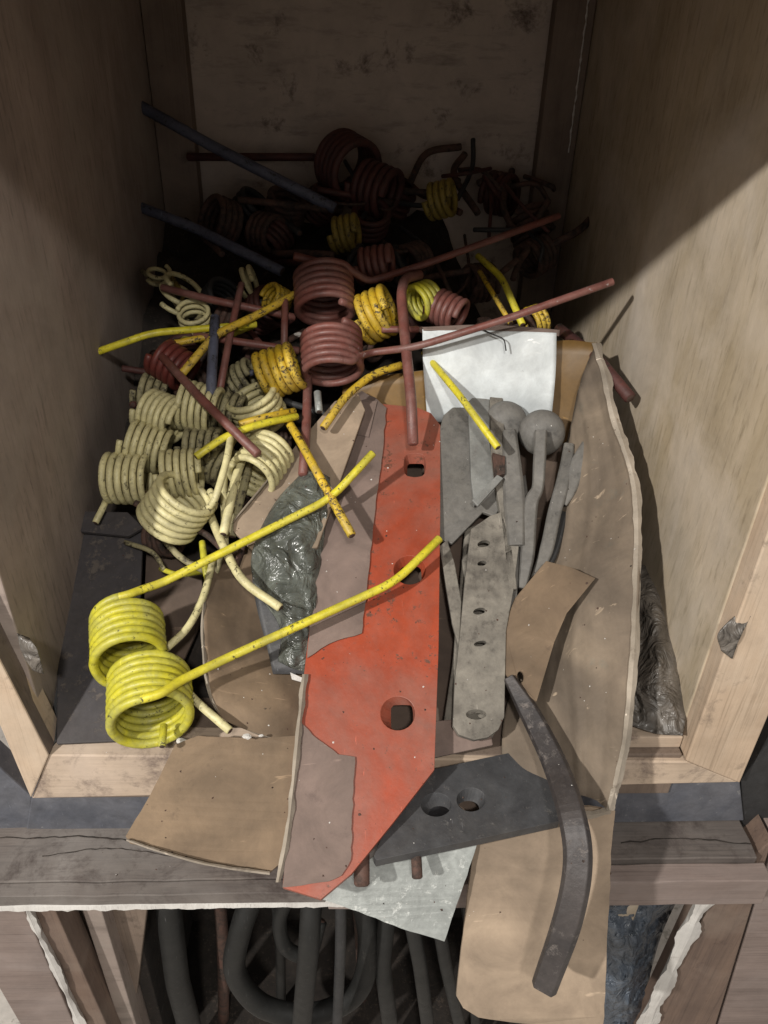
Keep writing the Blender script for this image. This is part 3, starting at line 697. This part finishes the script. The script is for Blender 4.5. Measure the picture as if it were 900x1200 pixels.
# ochre rear panel
sheet('rear_panel', [[(402, 452, .305), (450, 440, .30), (560, 425, .30), (650, 400, .30), (701, 402, .29)], [(400, 560, .27), (470, 560, .27), (560, 560, .265), (650, 560, .26), (690, 550, .25)]], None, 'ochre', bx, thick=.004, direct=True, amp=.003, rim='torn')
# hanging front flap
plate('front_flap', rag([(560, 960), (690, 945), (721, 950), (716, 1000), (712, 1100), (706, 1215), (560, 1192), (543, 1182), (535, 1168), (538, 1140), (550, 1040)], .6, 12), OP, .0032, 'board_pale', bx, wav=.004, bev=.0006)
# left curled wall and flaps
sheet('curled_wall', [
 [(246, 655, .01), (275, 640, -.008), (320, 650, -.022), (372, 640, -.03)],
 [(238, 715, .018), (280, 705, -.008), (322, 710, -.024), (366, 700, -.03)],
 [(241, 780, .022), (285, 775, .004), (325, 775, -.010), (362, 775, -.02)],
 [(250, 822, .020), (290, 825, .020), (325, 820, .012), (356, 822, .0)],
 [(262, 842, .014), (290, 856, .018), (322, 866, .014), (350, 870, .006)]], BP, 'board', bx, thick=.0035, amp=.0025, rim='torn')
band('torn_edge', [(247, 655, .010), (238, 715, .018), (240, 780, .022), (250, 822, .020), (266, 845, .012)], 5, 'torn', bx)
plate('side_flap', rag([(205, 872), (232, 862), (300, 866), (352, 862), (348, 900), (338, 985), (328, 1012), (316, 1022), (300, 1021), (240, 1010), (152, 988), (147, 980), (170, 940)], .5, 10), RP, .0035, 'board', bx, lift=-.006, wav=.005, bev=.0006)
band('torn_edge', [(148, 984, -.002), (190, 998, -.001), (250, 1014, -.001), (316, 1023, -.002)], 4, 'torn', bx, plane=RP, side=(0, 1))
plate('inner_flap', [(273, 622), (274, 608), (330, 540), (392, 470), (420, 462), (428, 480), (400, 560), (372, 640), (300, 650)], PL, .004, 'board_pale', bx, lift=.004, wav=.006)
band('torn_edge', [(273, 612, .006), (300, 580, .006), (332, 541, .006)], 3, 'torn', bx, plane=PL)
plate('inner_flap', [(640, 657), (670, 664), (699, 676), (664, 719), (650, 752), (629, 822), (612, 812), (592, 790), (590, 735), (604, 700)], BP, .003, 'board', bx, lift=.012, wav=.004, fn=lambda p, l: W(p[0], p[1], BP, l+max(0, p[0]-600)*.00042),
      holes=[(ell(610, 793, 4, 7, 12), ell(610, 793, 4, 7, 12))])

# white card
wc = empty('white_card', P(570, 430, .28), 'white card with folded top edge standing at the rear of the cardboard box', 'card')
sheet('card', [[(495, 386, .292), (545, 386, .291), (600, 388, .291), (652, 390, .289)], [(496, 430, .282), (545, 432, .2825), (600, 434, .280), (651, 436, .278)], [(501, 494, .268), (550, 495, .268), (600, 495, .266), (646, 492, .262)]], None, 'white', wc, thick=.0015, direct=True, amp=.0012)
sheet('folded_edge', [[(495, 384, .296), (560, 381, .295), (610, 383, .295), (656, 387, .293)], [(496, 387, .291), (560, 387, .290), (610, 389, .290), (655, 394, .288)]], None, 'paper', wc, thick=.0015, direct=True, amp=.0008)
rod('wire_hook', None, None, [Vector(P(560, 384, .285)), Vector(P(578, 392, .282)), Vector(P(591, 397, .280)), Vector(P(593, 411, .276))], 1.8, 'black', parent=wc, bend=.004, seg=6)

# ------------------------------------------------------------------ red plate
rp = empty('steel_plate', W(430, 760, RP), 'long orange red steel plate with pointed lower end lying through the middle', 'steel plate')
outer = [(404, 468), (455, 474), (488, 477), (505, 484), (516, 498), (516, 600), (514, 760), (509, 902), (460, 965), (412, 1024), (376, 1054), (331, 1040), (340, 950), (355, 800), (378, 610)]
plate('plate', outer, RP, .009, 'plate_red', rp, bev=.0034, holes=[
  (ell(486, 545, 13, 14, 24, .5), ell(488, 547, 10, 10, 24, .9)),
  (ell(480, 668, 19, 17, 24), ell(482, 670, 13, 12, 24, .6)),
  (ell(466, 836, 20.5, 20, 24), ell(472, 837, 13, 15, 24, .9))])
plate('paper_strip', rag([(424, 458), (440, 466), (453, 478), (447, 540), (438, 612), (430, 690), (424, 742), (396, 750), (376, 760), (360, 771), (364, 720), (374, 625), (390, 520), (403, 470)], .8, 8), RP, .0007, 'paper', rp, lift=.0022, bev=0)
plate('paper_flap', rag([(352, 846), (372, 866), (396, 884), (416, 887), (413, 950), (411, 1008), (400, 1026), (385, 1033), (331, 1040), (338, 960)], .9, 7), RP, .0007, 'paper', rp, lift=.0022, bev=0)
band('peeled_side', [(357, 790, .003), (351, 850, .004), (344, 920, .004), (336, 985, .003), (326, 1034, .002)], 7, 'torn', rp, plane=RP, jit=.5)
plate('paper_scrap', [(406, 470), (442, 470), (432, 512), (400, 505)], RP, .0006, 'paper', None, lift=.0036, bev=0, label='small grey paper scrap stuck on the top of the brown paper strip', cat='paper')

# ------------------------------------------------------------------ plastic bag
bg = []
pxs = [[(352, 556), (368, 552), (384, 558), (392, 566)], [(322, 590), (346, 585), (370, 590), (384, 600)], [(296, 645), (326, 640), (356, 640), (378, 645)],
       [(300, 690), (325, 690), (350, 690), (372, 695)], [(328, 735), (340, 735), (352, 735), (366, 740)], [(326, 775), (340, 782), (352, 786), (360, 788)]]
lf = [[.006, .010, .008, .0], [.008, .018, .014, .0], [.006, .016, .006, -.004], [-.01, .004, .004, -.010], [-.012, .0, -.004, -.012], [-.02, -.016, -.016, -.02]]
rows = [[(x, y, l) for (x, y), l in zip(a, b)] for a, b in zip(pxs, lf)]
sheet('plastic_bag', rows, PL, 'bag', None, thick=.0006, nu=12, nv=9, amp=.006, freq=55, label='crumpled smoky plastic bag between the tan cardboard and the brown paper strip', cat='plastic bag')
rows = [[(x-4, y+10, l-.012) for (x, y), l in zip(a, b)] for a, b in zip(pxs, lf)]
sheet('plate_scrap', [[(340, 570, -.012), (400, 560, -.012)], [(296, 660, -.014), (380, 660, -.014)], [(320, 790, -.026), (360, 790, -.026)]], PL, 'steel_dark', None, thick=.003, amp=.001, label='dark steel scrap seen through the smoky plastic bag', cat='scrap')
rows = [[(748, 660, .0), (770, 670, .0), (785, 690, -.01)], [(748, 740, .0), (772, 740, .02), (800, 760, .0)], [(742, 800, .0), (775, 800, .02), (806, 820, .0)], [(740, 850, -.0), (770, 860, .0), (800, 862, -.0)]]
sheet('plastic_bag', rows, (.02, .4), 'bag_dirty', None, thick=.0006, nu=14, nv=10, amp=.009, freq=40, label='dirty crumpled plastic bag wedged between the box and the right wall', cat='plastic bag')

# ------------------------------------------------------------------ grey steel parts in the box
def gp(name, label, poly, lift, thick, mat, cat='steel part', **k):
    return plate(name, poly, BP, thick, mat, None, lift=lift, label=label, cat=cat, **k)
gp('blade', 'wide round shouldered grey blade leaning just right of the orange red plate', [(516, 500), (520, 486), (534, 474), (552, 468), (575, 470), (600, 500), (602, 570), (580, 605), (566, 600), (530, 637), (512, 630), (512, 560)], .004, .004, 'steel', 'blade')
gp('bracket', 'pale dusty channel piece standing in front of the round shouldered blade', [(549, 470), (560, 460), (574, 460), (574, 520), (582, 560), (556, 592), (552, 560)], .012, .006, 'steel_light', 'bracket')
gp('blade', 'narrow grey blade with a rounded tip behind the pale channel piece', [(574, 464), (578, 452), (586, 449), (589, 456), (592, 520), (598, 580), (600, 640), (606, 690), (596, 690), (586, 600), (576, 540)], .014, .007, 'steel_dust', 'blade')
gp('clip', 'small pale metal clip lying slanted on the dusty bars', [(553, 586), (583, 556), (590, 560), (560, 593)], .024, .003, 'steel_light', 'clip')
gp('clip', 'small rusty block at the top of the pale slanted clip', [(577, 530), (592, 534), (592, 555), (580, 558)], .024, .006, 'rust', 'clip')
def slot(cx, cy, rx=7.5, ry=3.8): return (ell(cx, cy, rx, ry, 16, 0, -.2), ell(cx, cy, rx, ry, 16, 0, -.2))
gp('perforated_bar', 'flat dusty bar with a row of slots and a rounded lower end', [(552, 620), (575, 604), (600, 596), (608, 640), (602, 690), (593, 740), (591, 840), (584, 855), (572, 864), (556, 867), (538, 861), (531, 850), (533, 800), (540, 735), (545, 680)], .014, .006, 'steel_dust', 'bar', bev=.0015,
   holes=[slot(567, 637), slot(565, 660, 5.5, 3), slot(562, 716), slot(563, 754, 7.5, 3), (ell(558, 837, 12, 6, 20), ell(560, 838, 10, 4, 20))])
gp('perforated_bar', 'matching dusty bar lying just under the slotted bar', [(545, 620), (590, 600), (585, 850), (575, 868), (556, 876), (535, 872), (522, 858), (520, 846), (530, 780)], -.006, .006, 'steel_dust', 'bar', bev=.0015)
gp('spacer', 'thin grey strip leaning between the orange red plate and the slotted bar', [(515, 640), (524, 632), (533, 660), (541, 705), (538, 760), (530, 730)], .008, .004, 'steel_dust', 'strip')
gp('flat_scrap', 'brown steel scrap under the rounded end of the slotted bars', [(508, 845), (540, 842), (574, 852), (578, 873), (508, 888)], -.004, .004, 'paper', 'scrap')
def spoon(label, ball, Rb, path, widths, mat, lift):
    q = W(ball[0], ball[1], BP, lift); root = empty('spoon_shank', q, label, 'steel part')
    bm = bmesh.new(); bmesh.ops.create_uvsphere(bm, u_segments=32, v_segments=20, radius=Rb*mpp(q))
    for v in bm.verts:
        n_ = noise.noise(v.co*60)*.0006; v.co = v.co*(1+n_*20)
        d = v.co.dot((CAM-q).normalized())
        v.co -= (CAM-q).normalized()*d*.45
        v.co += q
    link('head', bm, mat, root, True)
    flatbar('shank', [W(x, y, BP, l) for x, y, l in path], widths, .007, mat, root)
spoon('grey ball headed shank, right of the pair behind the slotted bar', (635, 507), 27, [(634, 505, .034), (632, 545, .026), (630, 572, .02), (622, 592, .018), (618, 650, .012), (612, 690, .006)], [15, 15, 14, 17, 17, 10], 'steel', .016)
spoon('grey ball headed shank, left of the pair, touching the narrow blade', (592, 496), 26, [(597, 505, .020), (600, 545, .018), (603, 590, .016), (605, 640, .014)], [16, 22, 26, 20], 'steel', .004)
flatbar('blade', [W(667, 520, BP, .016), W(662, 555, BP, .014), (W(650, 600, BP, .01)), W(640, 645, BP, .006), W(622, 690, BP, .0)], [12, 16, 16, 16, 9], .004, 'steel', label='curved grey blade just right of the ball headed shanks', cat='blade')
flatbar('blade', [W(694, 505, BP, .026), W(680, 540, BP, .02), W(668, 575, BP, .012), W(662, 592, BP, .008)], [6, 20, 14, 5], .003, 'steel', label='pointed grey blade tip nearest the torn right side of the box', cat='blade')
flatbar('blade', [W(660, 600, BP, .0), W(645, 650, BP, .0), W(620, 690, BP, .0), W(606, 715, BP, .0)], [12, 16, 12, 8], .004, 'black', label='blackened blade in the gap above the folded cardboard piece', cat='blade')

gp('shank', 'thin dusty shank squeezed between the two ball headed shanks', [(606, 560), (616, 556), (622, 600), (614, 650), (606, 640)], .006, .006, 'steel')
gp('blade', 'dark grey blade edge showing between the slotted bar and the triangular cardboard', [(598, 640), (610, 636), (606, 700), (594, 760), (590, 735)], .008, .005, 'steel')
# dark plate with two holes
dp = empty('steel_plate', W(550, 940, LP), 'dark grey steel plate with two round holes sticking out under the orange red plate', 'steel plate')
fnL = lambda p, l: W(p[0], p[1], LP, l)
plate('plate', [(438, 1003), (452, 970), (505, 902), (560, 890), (617, 878), (640, 900), (656, 962), (560, 983), (441, 1008)], LP, .009, 'steel_dark', dp, bev=.0012, holes=[
  (ell(511, 943, 18, 14, 24), ell(516, 946, 13, 9, 24)), (ell(552, 937, 17, 14, 24), ell(550, 940, 13, 9, 24))])
rod('stud', None, None, [W(424, 1000, LP, -.006), W(424, 1036, LP, -.012)], 19, 'rust', parent=dp)
rod('stud', None, None, [W(487, 990, LP, -.008), W(489, 1028, LP, -.014)], 13, 'rust', parent=dp)
# galvanised sheet
plate('sheet_metal', rag([(372, 1052), (400, 1030), (450, 995), (562, 975), (556, 1000), (521, 1104), (470, 1088), (420, 1068)], .6, 9), NP, .0016, 'zinc', None, label='dull galvanised sheet offcut hanging below the dark two hole plate', cat='sheet metal', wav=.002, bev=.0003)
# curved dark tine in front
flatbar('curved_tine', [P(597, 795, .032), P(622, 838, .004), P(650, 895, -.035), P(670, 955, -.078), P(677, 1010, -.102), P(666, 1075, -.122), P(638, 1156, -.139)], [14, 24, 28, 32, 34, 34, 34, 30], .013, 'tine_dark', label='curved dark flat tine hanging out over the pale cardboard flap', cat='tine')

# small debris
gp('paper_scrap', 'tiny white paper scrap on the curled cardboard beside the orange red plate', [(340, 788), (356, 795), (356, 800), (342, 796)], .012, .001, 'peel', 'paper', bev=0)
def chip(label, px, py, r, mat='peel', plane=RP, lift=.004):
    q = W(px, py, plane, lift); bm = bmesh.new(); bmesh.ops.create_icosphere(bm, subdivisions=2, radius=r*mpp(q))
    for v in bm.verts: v.co = Vector((v.co.x, v.co.y*.7, v.co.z*.4))*(1+.5*noise.noise(v.co*900+Vector((px, 0, 0))))+q
    o = link('crumb', bm, mat); tag(o, label, 'crumb')
chip('white crumb on the crease of the left cardboard flap', 289, 863, 5)
chip('small pale crumb just right of the white crumb on the crease', 306, 862, 3)
chip('white crumb caught beside the upper ring of the red double spring', 351, 392, 6, plane=PL, lift=.03)
chip('pale splinter on the sill under the front yellow coil', 212, 868, 6, plane=PL, lift=-.02)
# torn tape on uprights
sheet('tape_scrap', [[(20, 742, .0), (34, 748, .0)], [(26, 765, -.006), (44, 762, -.01)], [(38, 785, -.004), (52, 790, .0)]], None, 'bag_dirty', None, thick=.0008, direct=True, amp=.004, freq=70, label='torn clear tape scrap stuck to the left upright', cat='tape')
sheet('tape_scrap', [[(868, 715, -.0), (880, 722, -.006)], [(842, 742, -.008), (866, 750, -.01)], [(845, 762, -.004), (858, 772, -.006)]], None, 'bag_dirty', None, thick=.0008, direct=True, amp=.004, freq=70, label='torn clear tape scrap stuck to the right upright', cat='tape')

# ------------------------------------------------------------------ lower compartment
def lo(label, pts, w, mat='tube_dark', sm=True, name='steel_tube', w2=None):
    rod(name, label, 'tube', [P(*p) for p in pts], w, mat, smooth_curve=sm, w2=w2, seg=18)
lo('big dark U shaped tube in the lower compartment', [(300, 1040, .06), (282, 1090, .04), (276, 1140, .03), (310, 1180, .02), (370, 1188, .02), (420, 1160, .03), (432, 1100, .05), (420, 1040, .07)], 25)
lo('straight dark tube standing in front of the U shaped tube', [(366, 1040, .02), (362, 1110, .0), (350, 1240, -.01)], 25, sm=False)
lo('smaller dark hooked tube above the U shaped tube', [(345, 1040, .05), (328, 1075, .05), (335, 1110, .04), (362, 1118, .04), (375, 1080, .06)], 17)
lo('thin dark tube under the galvanised sheet', [(480, 1070, .0), (492, 1130, .0), (505, 1230, .0)], 17, sm=False)
lo('thin dark tube beside the hanging cardboard flap', [(512, 1070, .0), (522, 1130, .0), (545, 1230, .0)], 15, sm=False)
lo('dark tube standing at the left of the lower compartment', [(190, 1000, .06), (208, 1150, .04), (232, 1240, .03)], 28, sm=False)
lo('dark tube between the U shaped tube and the thin tubes', [(455, 1060, .05), (448, 1130, .04), (462, 1240, .03)], 20, sm=False)
for k, (x0, x1, y_, w_) in enumerate(((252, 262, .08, 14), (318, 330, .09, 12), (398, 392, .0, 13), (412, 425, .10, 12), (536, 560, .05, 12), (158, 176, .10, 16))):
    lo(['thin dark rod behind the left of the U shaped tube', 'thin dark rod inside the U shaped tube', 'thin dark rod in front of the right leg of the U shaped tube', 'thin dark rod behind the right leg of the U shaped tube', 'thin dark rod just left of the hanging cardboard flap', 'dark rod nearest the left lining of the lower compartment'][k],
       [(x0, 1010, y_+.02), ((x0+x1)/2+4, 1110, y_), (x1, 1260, y_-.01)], w_, ['rust', 'tube_dark', 'black'][k % 3], name='steel_rod')
sheet('plastic_sheet', [[(690, 1040, .03), (740, 1040, .02), (800, 1040, .03)], [(690, 1110, .02), (730, 1110, .0), (770, 1110, .02)], [(690, 1220, .0), (720, 1220, -.01), (745, 1220, .0)]], None, 'bag_blue', None, thick=.001, direct=True, nu=14, nv=14, amp=.02, freq=45, label='crumpled dark blue plastic hanging behind the right lower post', cat='plastic')

# ------------------------------------------------------------------ grit fallen on everything
bpy.context.view_layer.update()
dg = bpy.context.evaluated_depsgraph_get()
rnd = random.Random(3)
def drop(n, xr, yr, r0, r1, name, mat, label):
    bm = bmesh.new(); tries = 0; got = 0
    while got < n and tries < n*4:
        tries += 1
        x, y = rnd.uniform(*xr), rnd.uniform(*yr)
        hit, loc, nr, _, ob, _m = S.ray_cast(dg, Vector((x, y, .48)), Vector((0, 0, -1)))
        if not hit or loc.z < -.2 or nr.z < .35 or ob.name.startswith(('coil', 'tine', 'bridge')): continue
        got += 1; r = rnd.uniform(r0, r1)**1; k = rnd.choice((3, 4, 5)); a0 = rnd.uniform(0, 6.28)
        t1 = nr.orthogonal().normalized(); t2 = nr.cross(t1)
        base = [loc+(t1*math.cos(a0+6.283*j/k)*r*rnd.uniform(.5, 1.3)+t2*math.sin(a0+6.283*j/k)*r*rnd.uniform(.5, 1.3)) for j in range(k)]
        bv = [bm.verts.new(b) for b in base]; tp = bm.verts.new(loc+nr*r*rnd.uniform(.3, .9))
        for j in range(k): bm.faces.new((bv[j], bv[(j+1) % k], tp))
    o = link(name, bm, mat, origin=Vector((0, 0, 0))); tag(o, label, name.replace('_', ' '), kind='stuff')
drop(170, (-.22, .24), (-.12, .35), .0004, .0012, 'rust_grit', 'rust', 'dark rust grit scattered over the parts cardboard and ledge')
drop(90, (-.22, .24), (-.12, .30), .0003, .0009, 'pale_grit', 'peel', 'pale crumbs of paint and dust scattered over the parts')
# ------------------------------------------------------------------ light
w = bpy.data.worlds.new('World'); S.world = w; w.use_nodes = True
bgd = w.node_tree.nodes['Background']; bgd.inputs[0].default_value = (1, .965, .93, 1); bgd.inputs[1].default_value = .36
def area(name, loc, tgt, size, power, col):
    l = bpy.data.lights.new(name, 'AREA'); l.shape = 'DISK'; l.size = size; l.energy = power; l.color = col
    o = bpy.data.objects.new(name, l); COL.objects.link(o); o.location = loc
    o.rotation_euler = (Vector(tgt)-Vector(loc)).to_track_quat('-Z', 'Y').to_euler()
area('workshop_lamp', (-.95, -1.0, 1.163), (0, .1, .0), .05, 30, (1, .965, .91))
area('workshop_lamp', (.02, -1.0, 1.163), (0, .1, .0), .10, 9.5, (1, .955, .89))
S.view_settings.view_transform = 'Standard'; S.view_settings.look = 'None'; S.view_settings.exposure = 0
S.render.engine = 'CYCLES'
S.render.resolution_x = 768; S.render.resolution_y = 1024
